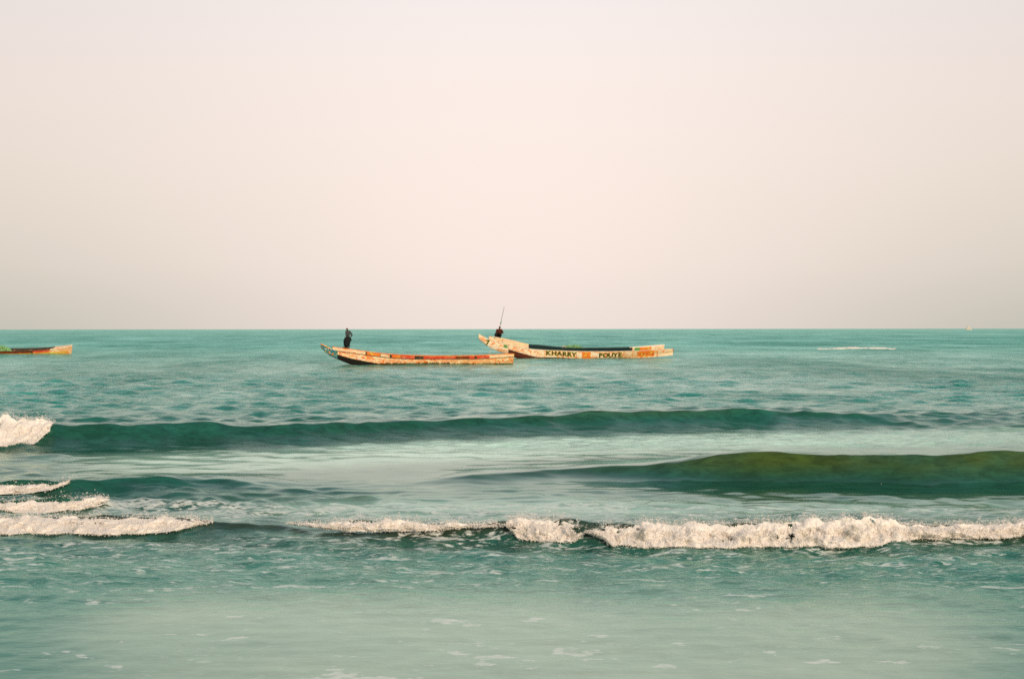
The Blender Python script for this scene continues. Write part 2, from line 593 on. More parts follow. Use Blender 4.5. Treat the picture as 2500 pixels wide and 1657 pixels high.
    t.link(bn2.outputs[0], fr.inputs['Normal'])
    fac = t.math('MULTIPLY', fr.outputs[0], t.math('SUBTRACT', 1.0, t.math('MULTIPLY', lf, .9)))
    fac = t.math('MULTIPLY', fac, t.math('SUBTRACT', 1.0, t.math('MULTIPLY', far, .18)))
    fac = t.math('MULTIPLY', fac, t.math('ADD', 1.0, t.math('MULTIPLY', farg, t.math('MULTIPLY_ADD', grp, .95, -.40))), None, True)
    fac = t.math('MULTIPLY', fac, t.math('SUBTRACT', 1.0, t.math('MULTIPLY', t.step(s.outputs[1], 110.0, 320.0), .22)))       # rough water far out mirrors less
    mx = t.n('ShaderNodeMixShader')
    t.link(fac, mx.inputs[0])
    t.link(df.outputs[0], mx.inputs[1])
    t.link(gl.outputs[0], mx.inputs[2])
    o = t.n('ShaderNodeOutputMaterial')
    t.link(mx.outputs[0], o.inputs[0])
    return m


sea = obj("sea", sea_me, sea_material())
tag(sea, "green sea with low waves rolling in to the shore", kind='structure')


# ------------------------------------------------------------------ the sandy beach under the photographer
def sand_material():
    m, t = new_mat("wet_sand")
    pos = t.n('ShaderNodeNewGeometry').outputs['Position']
    n = t.noise(pos, 1.3, 6, .6)
    n2 = t.noise(pos, 90., 3, .6)
    c = t.mix(n, (.20, .15, .10, 1), (.34, .27, .19, 1))
    b = t.n('ShaderNodeBump')
    b.inputs['Distance'].default_value = .01
    t.link(n2, b.inputs['Height'])
    p = t.n('ShaderNodeBsdfPrincipled')
    t.link(c, p.inputs['Base Color'])
    p.inputs['Roughness'].default_value = .7
    t.link(b.outputs[0], p.inputs['Normal'])
    o = t.n('ShaderNodeOutputMaterial')
    t.link(p.outputs[0], o.inputs[0])
    return m


bx, by = np.meshgrid(np.linspace(-60, 60, 90), np.linspace(-45, 9.5, 60))
bz = np.interp(by, [-45, -8, 0, 4.5, 6, 9.5], [2.4, 1.8, 1.35, .30, .0, -.5]) + .12 * (fbm(bx / 3, by / 3, 3, 3) - .5)
bi = np.arange(bx.size).reshape(bx.shape)
bq = np.stack([bi[:-1, :-1], bi[:-1, 1:], bi[1:, 1:], bi[1:, :-1]], -1).reshape(-1, 4)
beach = obj("beach", mesh_np("beach", np.stack([bx.ravel(), by.ravel(), bz.ravel()], 1), bq), sand_material())
tag(beach, "sand beach sloping down to the sea", kind='structure')


# ------------------------------------------------------------------ breaking foam: heaps of froth, thousands of bubbles and drops
def ico():
    p = (1 + 5 ** .5) / 2
    v = np.array([(-1, p, 0), (1, p, 0), (-1, -p, 0), (1, -p, 0), (0, -1, p), (0, 1, p), (0, -1, -p), (0, 1, -p), (p, 0, -1), (p, 0, 1), (-p, 0, -1), (-p, 0, 1)], float)
    v /= np.linalg.norm(v[0])
    f = np.array([(0, 11, 5), (0, 5, 1), (0, 1, 7), (0, 7, 10), (0, 10, 11), (1, 5, 9), (5, 11, 4), (11, 10, 2), (10, 7, 6), (7, 1, 8),
                  (3, 9, 4), (3, 4, 2), (3, 2, 6), (3, 6, 8), (3, 8, 9), (4, 9, 5), (2, 4, 11), (6, 2, 10), (8, 6, 7), (9, 8, 1)])
    return v, f


ICO_V, ICO_F = ico()


def blobs(P, R):
    """mesh arrays of one small lumpy ball per point"""
    n = len(P)
    jit = 1 + (RNG.random((n, 12, 1)) - .5) * .55
    ax = 1 + (RNG.random((n, 1, 3)) - .5) * .6
    V = P[:, None, :] + ICO_V[None] * jit * ax * R[:, None, None]
    F = ICO_F[None] + (np.arange(n) * 12)[:, None, None]
    return V.reshape(-1, 3), F.reshape(-1, 3)


def foam_material(name, clear):
    m, t = new_mat(name)
    pos = t.n('ShaderNodeNewGeometry').outputs['Position']
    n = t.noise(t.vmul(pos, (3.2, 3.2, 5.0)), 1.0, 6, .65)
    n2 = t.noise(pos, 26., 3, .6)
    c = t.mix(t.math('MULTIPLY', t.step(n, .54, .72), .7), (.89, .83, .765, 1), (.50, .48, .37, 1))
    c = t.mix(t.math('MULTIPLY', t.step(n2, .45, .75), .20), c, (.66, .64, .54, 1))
    d = t.n('ShaderNodeBsdfPrincipled')
    t.link(c, d.inputs['Base Color'])
    d.inputs['Roughness'].default_value = .65
    tr = t.n('ShaderNodeBsdfTranslucent')
    t.link(c, tr.inputs[0])
    mx = t.n('ShaderNodeMixShader')
    mx.inputs[0].default_value = .35
    t.link(d.outputs[0], mx.inputs[1])
    t.link(tr.outputs[0], mx.inputs[2])
    o = t.n('ShaderNodeOutputMaterial')
    if clear:
        tp = t.n('ShaderNodeBsdfTransparent')
        m2 = t.n('ShaderNodeMixShader')
        m2.inputs[0].default_value = clear
        t.link(mx.outputs[0], m2.inputs[1])
        t.link(tp.outputs[0], m2.inputs[2])
        mx = m2
    t.link(mx.outputs[0], o.inputs[0])
    return m


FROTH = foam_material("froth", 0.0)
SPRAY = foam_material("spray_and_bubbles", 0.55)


def sea_top(x, y):
    """height of the finished water surface"""
    r = np.clip(np.searchsorted(YS, y), 0, NR - 1)
    c = np.clip(((x / HW[r] + 1) / 2 * (NC - 1)).round().astype(int), 0, NC - 1)
    return PZ_[r * NC + c]


def froth(name, rows, n, label, sd, scale=1.0, spray=.22, depth=.38, wave=4):
    """rows: (px, top row, base row, density).  The froth rolls down the front of the wave it belongs to."""
    rows = np.array(rows, float)
    m = n * 3
    px = rows[0, 0] + RNG.random(m) * (rows[-1, 0] - rows[0, 0])
    dens_at = lambda q: np.interp(q, rows[:, 0], rows[:, 3])
    dens = dens_at(px)
    keep = RNG.random(m) < dens
    px = px[keep][:n]
    n = len(px)
    dens = dens_at(px)
    top = np.interp(px, rows[:, 0], rows[:, 1])
    base = np.interp(px, rows[:, 0], rows[:, 2])
    # where the froth stands on the water: the row of its foot gives the distance when it starts from the sea surface
    yb = CAM_H * FPX / (np.interp(px, rows[:, 0], rows[:, 4]) - HOR)
    x = (px - 1250) / FPX * yb
    z0 = CAM_H - yb * (base - HOR) / FPX
    z1 = CAM_H - (yb + depth * .7) * (top - HOR) / FPX
    def skin(x, u, z0, z1, yb):
        plume = .45 + .85 * fbm(x * 1.7 / scale, x * 0 + sd, 4, sd)
        fine = fbm(x * 6 / scale, x * 0 + sd, 4, sd + 2)
        zt = z0 + (z1 - z0) * (.62 + .42 * (plume - .45) / .85 + .40 * fine ** 1.5)
        h = u ** .8
        lump = .86 * fbm(x * 4.4 / scale, h * 2.0 + sd, 3, sd + 5) + .18 * fbm(x * 13 / scale, h * 7 + sd, 3, sd + 6)
        hole = fbm(x * 2.6 / scale + 9 + 2 * lump, h * 2.4 + sd, 5, sd + 9)
        z = z0 + h * (zt - z0)
        yw = front_of(wave, x, z) if wave is not None else yb + depth * h
        y = yw - (.02 + .42 * np.clip(lump - .25, 0, 1) * np.sin(np.pi * np.clip(h * .8 + .2, 0, 1))) * scale
        z = z + .10 * scale * (lump - .5) * np.minimum(1, h * 2)
        z = np.maximum(z, sea_top(x, y) + .012)
        return plume, zt, h, hole, y, z, yw
    n = int(n * .45)
    x, yb, z0, z1, dens = x[:n], yb[:n], z0[:n], z1[:n], dens[:n]
    u = RNG.random(n)
    plume, z1, h, hole, y, z, yw = skin(x, u, z0, z1, yb)
    y = y + np.abs(RNG.normal(0, .010 * scale, n)) + .002 * scale
    y = y + np.where(h > .7, (h - .7) * RNG.random(n) * .8 * scale, 0)
    z = z + RNG.normal(0, .008 * scale, n) + np.where(h > .9, RNG.exponential(.02 * scale, n), 0)
    kind = RNG.random(n)
    r = np.where(kind < .05, .010 + .006 * RNG.random(n), np.where(kind < .4, .007 + .006 * RNG.random(n), .004 + .004 * RNG.random(n))) * scale
    ok = hole > .18 + .30 * (1 - np.minimum(dens, 1))
    # the continuous body of the froth behind the bubbles
    nx = max(12, int((rows[-1, 0] - rows[0, 0]) / 1.7 / max(scale * .8, .8)))
    gx, gu = np.meshgrid(np.linspace(rows[0, 0], rows[-1, 0], nx), np.linspace(0.02, .97, 30))
    gx, gu = gx.ravel(), gu.ravel()
    gb = CAM_H * FPX / (np.interp(gx, rows[:, 0], rows[:, 4]) - HOR)
    wx = (gx - 1250) / FPX * gb
    ga = CAM_H - gb * (np.interp(gx, rows[:, 0], rows[:, 2]) - HOR) / FPX
    gt = CAM_H - (gb + depth * .7) * (np.interp(gx, rows[:, 0], rows[:, 1]) - HOR) / FPX
    _, _, gh, ghole, gy, gz, _ = skin(wx, gu, ga, gt, gb)
    gd = np.interp(gx, rows[:, 0], rows[:, 3])
    good = (ghole > .20 + .34 * (1 - np.minimum(gd, 1))) & (gd > .3)
    gi = np.arange(gx.size).reshape(30, nx)
    gq = np.stack([gi[:-1, :-1], gi[:-1, 1:], gi[1:, 1:], gi[1:, :-1]], -1).reshape(-1, 4)
    gq = gq[good[gq].all(1)]
    gtri = np.concatenate([gq[:, [0, 1, 2]], gq[:, [0, 2, 3]]])
    gco = np.stack([wx, gy + .012 * scale, gz], 1)
    # flying drops above the crest
    ns = int(n * spray)
    sx = RNG.integers(0, n, ns)
    hh = RNG.exponential(.16, ns) * (.3 + plume[sx])
    P = np.stack([x, y, z], 1)[ok]
    R = r[ok]
    S = np.stack([x[sx] + RNG.normal(0, .05, ns) * scale, yw[sx] + .1 + RNG.normal(0, .06, ns) * scale, z1[sx] + hh * (z1 - z0)[sx] * .8], 1)
    SR = (.0022 + .0035 * RNG.random(ns) ** 2) * scale
    V, F = blobs(np.concatenate([P, S]), np.concatenate([R, SR]))
    me = mesh_np(name, np.concatenate([V, gco]), np.concatenate([F, gtri + len(V)]))
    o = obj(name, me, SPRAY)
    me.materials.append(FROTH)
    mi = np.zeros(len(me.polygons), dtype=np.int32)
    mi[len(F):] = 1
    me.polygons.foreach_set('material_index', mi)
    tag(o, label, kind='stuff')
    return o


froth("breaking_foam", [(-150, 1266, 1303, 1, 1303), (0, 1264, 1303, 1, 1303), (130, 1266, 1303, .9, 1303), (300, 1263, 1303, 1, 1303), (380, 1263, 1301, .9, 1303), (440, 1263, 1293, .8, 1302), (480, 1264, 1285, .55, 1302), (515, 1268, 1279, .2, 1302)],
      17000, "white foam of the shore break at the left edge", 3)
froth("breaking_foam", [(690, 1277, 1281, .25, 1308), (760, 1276, 1288, .8, 1312), (850, 1271, 1298, 1, 1318), (980, 1270, 1299, 1, 1321), (1080, 1277, 1298, .8, 1322), (1180, 1279, 1291, .7, 1322), (1260, 1277, 1290, .8, 1324)],
      9000, "thin white foam along the middle of the shore break", 5)
froth("breaking_foam", [(1235, 1276, 1292, .35, 1326), (1262, 1262, 1318, .8, 1327), (1300, 1264, 1328, .85, 1328), (1345, 1272, 1328, .8, 1328), (1378, 1266, 1322, .85, 1328), (1405, 1278, 1326, .5, 1330), (1430, 1284, 1302, .35, 1330), (1475, 1282, 1318, .6, 1332), (1500, 1282, 1334, .9, 1334)],
      8500, "burst of white foam thrown up in the middle of the shore break", 8, 1.0, .25)
froth("breaking_foam", [(1480, 1282, 1334, .85, 1334), (1560, 1277, 1336, .95, 1336), (1700, 1277, 1338, 1, 1338), (1800, 1278, 1340, 1, 1340), (1890, 1274, 1341, 1, 1341), (1960, 1276, 1341, 1, 1341), (2060, 1273, 1340, 1, 1340), (2140, 1269, 1339, 1, 1340),
                        (2190, 1275, 1328, 1, 1339), (2230, 1282, 1323, .95, 1337), (2350, 1282, 1322, .95, 1335), (2450, 1283, 1322, .95, 1334), (2520, 1281, 1318, .95, 1333), (2650, 1281, 1318, .95, 1333)],
      34000, "wide band of white foam of the shore break on the right", 12)
froth("breaking_foam", [(-150, 1222, 1262, .8, 1262), (0, 1224, 1262, .85, 1262), (90, 1221, 1260, .8, 1260), (170, 1215, 1250, .7, 1258), (225, 1213, 1240, .55, 1255), (255, 1216, 1230, .3, 1252)],
      8000, "white foam of the small wave on the left", 21, 1.1, wave=3)
froth("breaking_foam", [(-150, 1176, 1208, .9, 1212), (0, 1181, 1204, .8, 1212), (70, 1181, 1202, .75, 1211), (130, 1174, 1193, .6, 1210), (165, 1170, 1180, .3, 1209)],
      4500, "low foam at the end of the second wave on the left", 25, 1.3, wave=2)
froth("breaking_foam", [(-150, 1016, 1094, 1, 1087), (0, 1016, 1092, 1, 1087), (60, 1014, 1086, 1, 1087), (105, 1018, 1080, .9, 1087), (128, 1028, 1052, .4, 1087)],
      12000, "white foam where the outer wave breaks at the left edge", 31, 1.5, .3, wave=0)
froth("whitecap", [(1995, 852, 854, .4, 855), (2060, 848, 853, .9, 855), (2110, 848, 852, 1, 855), (2190, 850, 854, .4, 855)],
      24, "distant whitecap on the open sea to the right", 37, 2.0, .05, .6, None)


# ------------------------------------------------------------------ paint and other materials
def paint(name, base, others=(), scale=1.0, rough=.6, weed=None, seed=0.0, chips=.45):
    """weathered boat paint: base colour, patches of other colours [(rgb, noise threshold, noise scale)], chips and a weedy waterline"""
    m, t = new_mat(name)
    tcn = t.n('ShaderNodeTexCoord')
    ad = t.n('ShaderNodeVectorMath', operation='ADD')
    t.link(tcn.outputs['Object'], ad.inputs[0])
    ad.inputs[1].default_value = (seed * 3.7, seed * 1.3, seed * 2.1)
    v = ad.outputs[0]
    c = base + (1,)
    for i, (rgb, th, sc) in enumerate(others):
        ad2 = t.n('ShaderNodeVectorMath', operation='ADD')
        t.link(v, ad2.inputs[0])
        ad2.inputs[1].default_value = (i * 7.3, i * 5.1, i * 2.9)
        n = t.noise(t.vmul(ad2.outputs[0], (1.0, 1.0, 1.7)), sc * scale, 5, .68, .4)
        c = t.mix(t.step(n, th, th + .05), c, rgb + (1,))
    g = t.noise(v, 9., 6, .7)
    c = t.mix(t.math('MULTIPLY', t.step(g, .48, .70), chips), c, (.16, .10, .055, 1))
    if weed:
        s = t.n('ShaderNodeSeparateXYZ')
        t.link(tcn.outputs['Object'], s.inputs[0])
        wn = t.noise(t.vmul(v, (1.4, 1, 1)), 2.2, 5, .7)
        lim = t.math('MULTIPLY_ADD', wn, weed * 2.0, -weed * .35)
        c = t.mix(t.math('MULTIPLY', t.math('LESS_THAN', s.outputs[2], lim), .9), c, (.035, .040, .010, 1))
    b = t.n('ShaderNodeBump')
    b.inputs['Distance'].default_value = .012
    t.link(g, b.inputs['Height'])
    p = t.n('ShaderNodeBsdfPrincipled')
    t.link(c, p.inputs['Base Color'])
    p.inputs['Roughness'].default_value = rough
    p.inputs['Specular IOR Level'].default_value = .2
    t.link(b.outputs[0], p.inputs['Normal'])
    o = t.n('ShaderNodeOutputMaterial')
    t.link(p.outputs[0], o.inputs[0])
    return m


CREAM, PEACH, ORANGE, RED = (.84, .62, .36), (.84, .40, .19), (.80, .19, .02), (.66, .055, .02)
YELLOW, GREEN, BLUE, OLIVE = (.72, .50, .06), (.10, .30, .07), (.02, .14, .30), (.08, .075, .012)
TEAL, DARK, BROWN, WHITE = (.02, .16, .15), (.018, .016, .014), (.085, .022, .010), (.82, .79, .72)
M = {
    'cream': paint('cream_paint', CREAM, [(PEACH, .48, 1.6), (ORANGE, .53, 2.6), (WHITE, .60, 1.1), (RED, .62, 2.2), (OLIVE, .64, 3.0)], weed=.22),
    'cream_b': paint('pale_name_board_paint', (.84, .68, .46), [(PEACH, .51, 1.8), (ORANGE, .55, 3.0), (WHITE, .60, 1.0), (RED, .63, 2.4)], weed=.10, seed=2),
    'peach': paint('peach_paint', (.80, .55, .34), [(CREAM, .50, 1.7), (ORANGE, .58, 2.2), (RED, .66, 2.8)], seed=4),
    'orange': paint('orange_paint', ORANGE, [(YELLOW, .55, 1.9), (RED, .58, 1.4), (CREAM, .62, 2.4)], seed=6),
    'rust': paint('orange_and_cream_paint', (.76, .40, .17), [(CREAM, .52, 1.5), (ORANGE, .54, 2.3), (OLIVE, .64, 2.2)], weed=.12, seed=7),
    'red': paint('red_paint', RED, [((.70, .16, .07), .52, 1.8), (BROWN, .62, 2.0), (PEACH, .69, 2.6)], seed=8),
    'motley': paint('many_coloured_paint', TEAL, [(BLUE, .52, 1.5), (YELLOW, .57, 2.0), (ORANGE, .56, 1.7), (WHITE, .60, 2.1), (DARK, .60, 1.3)], seed=9, scale=1.3),
    'bottom': paint('dark_bottom_paint', (.010, .009, .006), [((.030, .034, .006), .64, 2.4)], seed=11, rough=.8, chips=0.0),
    'brown': paint('brown_bottom_paint', (.095, .020, .009), [((.06, .015, .008), .55, 1.6)], seed=12, rough=.7, chips=.12),
    'navy': paint('dark_green_paint', (.008, .022, .024), [((.01, .04, .04), .66, 2.0)], seed=13, chips=.04),
    'wood': paint('bare_wood', (.30, .19, .10), [((.16, .10, .05), .5, 1.4)], seed=14),
    'darkwood': paint('dark_wood', (.045, .030, .018), [((.09, .06, .03), .58, 2.0)], seed=15),
    'green': paint('green_paint', GREEN, [(YELLOW, .62, 2.0)], seed=16),
    'yellow': paint('yellow_paint', YELLOW, [(ORANGE, .60, 2.0), (OLIVE, .62, 3.0)], seed=17),
    'white': paint('white_paint', (.70, .62, .52), [(PEACH, .62, 1.6)], seed=18),
    'redbrown': paint('red_brown_paint', (.20, .035, .008), [((.36, .07, .012), .58, 1.4), (DARK, .60, 1.8)], seed=19, chips=.2),
    'amber': paint('amber_paint', (.78, .34, .05), [(YELLOW, .50, 1.6), (RED, .60, 2.0), (CREAM, .64, 2.2)], seed=20),
    'haze_paint': paint('hazed_ship_paint', (.50, .44, .36), [], seed=23, chips=0.0),  # distance haze put into the ship's paint colour
    'letter': paint('dark_olive_lettering', (.050, .045, .008), [], seed=21),
    'outline': paint('yellow_lettering_edge', (.80, .60, .16), [], seed=22),
}


def flat(name, rgb, rough=.8, var=.35, scale=14.):
    m, t = new_mat(name)
    v = t.n('ShaderNodeTexCoord').outputs['Object']
    n = t.noise(v, scale, 4, .6)
    c = t.mix(t.math('MULTIPLY', n, var), rgb + (1,), tuple(x * .45 for x in rgb) + (1,))
    p = t.n('ShaderNodeBsdfPrincipled')
    t.link(c, p.inputs['Base Color'])
    p.inputs['Roughness'].default_value = rough
    p.inputs['Specular IOR Level'].default_value = .12
    o = t.n('ShaderNodeOutputMaterial')
    t.link(p.outputs[0], o.inputs[0])
    return m


SKIN = flat('dark_skin', (.060, .030, .018), .5)
HAIR = flat('black_hair', (.012, .010, .009), .8)
BLACKCLOTH = flat('black_cloth', (.010, .012, .013), .9)
GREYCLOTH = flat('grey_cloth', (.05, .054, .052), .9, .6)
MAROON = flat('maroon_cloth', (.085, .018, .010), .9, .7)
PINKCAP = flat('dusty_pink_cap', (.42, .17, .16), .9)
NETGREEN = flat('green_net', (.22, .42, .17), .9, .6, 30.)
NETGREY = flat('pale_rope', (.55, .48, .38), .9)
CREAMCLOTH = flat('cream_cloth', (.75, .58, .40), .9)
GREENCLOTH = flat('green_cloth', (.05, .28, .15), .9)
BAMBOO = flat('dark_bamboo', (.12, .11, .045), .6)


# ------------------------------------------------------------------ the wooden fishing boats
class Line:
    """height (or half width) along the boat"""

    def __init__(self, pts):
        a = np.array(pts, float)
        self.x, self.v = a[:, 0], a[:, 1]

    def __call__(self, x):
        return float(np.interp(x, self.x, self.v))


def sm_line(pts, n=60):
    """a smooth curve through the points (monotone cubic)"""
    a = np.array(pts, float)
    x, v = a[:, 0], a[:, 1]
    d = np.diff(v) / np.diff(x)
    m = np.concatenate([[d[0]], (d[:-1] + d[1:]) / 2, [d[-1]]])
    for i in range(1, len(d)):
        if d[i - 1] * d[i] <= 0:
            m[i] = 0
    q = np.linspace(x[0], x[-1], n)
    i = np.clip(np.searchsorted(x, q) - 1, 0, len(d) - 1)
    h = x[i + 1] - x[i]
    t = (q - x[i]) / h
    r = ((2 * t ** 3 - 3 * t ** 2 + 1) * v[i] + (t ** 3 - 2 * t ** 2 + t) * h * m[i] + (-2 * t ** 3 + 3 * t ** 2) * v[i + 1] + (t ** 3 - t ** 2) * h * m[i + 1])
    L = Line([(0, 0), (1, 1)])
    L.x, L.v = q, r
    return L


class Hull:
    """half width at (x, z): flares from a narrow bottom to the sheer"""

    def __init__(self, keel, sheer, beam):
        self.keel, self.sheer, self.beam = keel, sheer, beam

    def w(self, x, z):
        k, s = self.keel(x), self.sheer(x)
        f = min(max((z - k) / max(s - k, .05), 0), 1.1)
        return self.beam(x) * (.30 + .70 * f ** .62)


def plank(name, hull, top, bot, x0, x1, side, mat, parent, th=.05, proud=0.0, n=None, gap=0.0, nv=3, wob=.006):
    """a curved board of real thickness between two height lines on one side of the hull"""
    n = n or max(3, int((x1 - x0) / .45))
    vs, fs = [], []
    for i in range(n + 1):
        x = x0 + (x1 - x0) * i / n
        zt, zb = top(x) - gap, bot(x) + gap
        if zt < zb + .01:
            zt = zb + .01
        for j in range(nv + 1):
            z = zb + (zt - zb) * j / nv
            w = hull.w(x, z) + proud + random.uniform(-wob, wob)
            vs.append((x, side * w, z))
            vs.append((x, side * max(w - th, .005), z))
    s = 2 * (nv + 1)
    for i in range(n):
        for j in range(nv):
            a = i * s + 2 * j
            fs.append((a, a + s, a + s + 2, a + 2))
            fs.append((a + 1, a + 3, a + s + 3, a + s + 1))
        a = i * s
        fs.append((a, a + 1, a + s + 1, a + s))
        a = i * s + 2 * nv
        fs.append((a, a + s, a + s + 1, a + 1))
    for i in (0, n):
        for j in range(nv):
            a = i * s + 2 * j
            f = (a, a + 2, a + 3, a + 1)
            fs.append(f if i == 0 else f[::-1])
    if side > 0:
        fs = [f[::-1] for f in fs]
    return obj(name, mesh_py(name, vs, fs), mat, parent)


def bottom_board(name, hull, keel, x0, x1, mat, parent, th=.08, n=26):
    vs, fs = [], []
    for i in range(n + 1):
        x = x0 + (x1 - x0) * i / n
        k = keel(x)
        w = hull.w(x, k) + .01
        vs += [(x, -w, k - .02), (x, w, k - .02), (x, w, k + th), (x, -w, k + th)]
    for i in range(n):
        for j in range(4):
            a, b = i * 4 + j, i * 4 + (j + 1) % 4
            fs.append((a, a + 4, b + 4, b))
    fs += [(0, 1, 2, 3), (n * 4 + 3, n * 4 + 2, n * 4 + 1, n * 4)]
    return obj(name, mesh_py(name, vs, fs), mat, parent)


def rail(name, hull, line, x0, x1, side, mat, parent, w=.09, h=.06, dz=0.0, out=.02):
    n = max(4, int((x1 - x0) / .5))
    vs, fs = [], []
    for i in range(n + 1):
        x = x0 + (x1 - x0) * i / n
        z = line(x) + dz
        c = hull.w(x, z)
        vs += [(x, side * (c + out), z), (x, side * (c + out), z + h), (x, side * (c + out - w), z + h), (x, side * (c + out - w), z)]
    for i in range(n):
        for j in range(4):
            a, b = i * 4 + j, i * 4 + (j + 1) % 4
            fs.append((a, b, b + 4, a + 4))
    fs += [(3, 2, 1, 0), (n * 4, n * 4 + 1, n * 4 + 2, n * 4 + 3)]
    if side > 0:
        fs = [f[::-1] for f in fs]
    return obj(name, mesh_py(name, vs, fs), mat, parent)


def deck(name, hull, line, x0, x1, dz, mat, parent, th=.05, n=6):
    vs, fs = [], []
    for i in range(n + 1):
        x = x0 + (x1 - x0) * i / n
        z = line(x) + dz
        w = max(hull.w(x, z) - .06, .03)
        vs += [(x, -w, z), (x, w, z), (x, w, z - th), (x, -w, z - th)]
    for i in range(n):
        for j in range(4):
            a, b = i * 4 + j, i * 4 + (j + 1) % 4
            fs.append((a, b, b + 4, a + 4))
    fs += [(3, 2, 1, 0), (n * 4, n * 4 + 1, n * 4 + 2, n * 4 + 3)]
    return obj(name, mesh_py(name, vs, fs), mat, parent)


def end_board(name, hull, x, z0, z1, mat, parent, th=.06):
    vs = []
    for dx in (0, th):
        for z in (z0, (z0 + z1) / 2, z1):
            w = max(hull.w(x, z) - .01, .02)
            vs += [(x + dx, -w, z), (x + dx, w, z)]
    fs = [(0, 2, 3, 1), (2, 4, 5, 3), (6, 7, 9, 8), (8, 9, 11, 10), (4, 10, 11, 5), (0, 1, 7, 6), (0, 6, 8, 2), (2, 8, 10, 4), (1, 3, 9, 7), (3, 5, 11, 9)]
    return obj(name, mesh_py(name, vs, fs), mat, parent)


def rib_frame(hull, sheer, keel, x, mat, parent):
    """a bent timber across the inside"""
    pts = []
    k, s = keel(x), sheer(x)
    for f in (1, .7, .4, .12):
        z = k + (s - k) * f - .03
        pts.append((x, -(hull.w(x, z) - .08), z))
    pts += [(-0 + p[0], -p[1], p[2]) for p in pts[::-1]]
    return tube('rib', pts, .04, mat, parent, 5)


def net_heap(name, loc, size, mat, label, n=900, sd=1, group=None, spike=.35):
    """a soft heap of netting: many small folded strands"""
    P = []
    rng = np.random.default_rng(sd)
    a = rng.random(n) * 6.283
    r = np.sqrt(rng.random(n))
    x = r * np.cos(a)
    y = r * np.sin(a)
    hgt = (1 - r ** 2) * (.7 + .6 * fbm(x * 2 + 4, y * 2 + sd, 3, sd)) * (1 + spike * rng.random(n))
    z = hgt * rng.random(n) ** .35
    P = np.stack([x * size[0] / 2, y * size[1] / 2, z * size[2]], 1)
    V, F = blobs(P, (.03 + .05 * rng.random(n)) * (size[2] / .6))
    V = V.copy()
    o = obj(name, mesh_np(name, V, F), mat)
    o.location = loc
    tag(o, label, 'fishing net', group)
    return o


# lettering -------------------------------------------------------------------------------------------------
def glyph_mesh(ch, size, grow):
    cu = bpy.data.curves.new('glyph', 'FONT')
    cu.body = ch
    cu.size = size
    cu.align_x = 'CENTER'
    cu.offset = grow
    cu.extrude = .006
    cu.resolution_u = 2
    ob = bpy.data.objects.new('glyph', cu)
    COL.objects.link(ob)
    dg = bpy.context.evaluated_depsgraph_get()
    dg.update()
    me = bpy.data.meshes.new_from_object(ob.evaluated_get(dg))
    bpy.data.objects.remove(ob)
    return me


def letter(ch, hull, x, zc, h, parent, slant=0.0):
    for nm, mat, grow, proud in (('letter_edge', M['outline'], .055, .016), ('letter', M['letter'], .026, .030)):
        me = glyph_mesh(ch, h * 1.4, grow)
        for v in me.vertices:
            gx, gy, gz = v.co
            xx = x + gx * 1.25
            z = zc - h / 2 + gy + slant * gx
            v.co = (xx, -(hull.w(xx, z) + proud + gz), z)
        me.name = nm
        o = obj(nm, me, mat, parent)
        if nm == 'letter':
            o['label'] = "painted capital " + ch


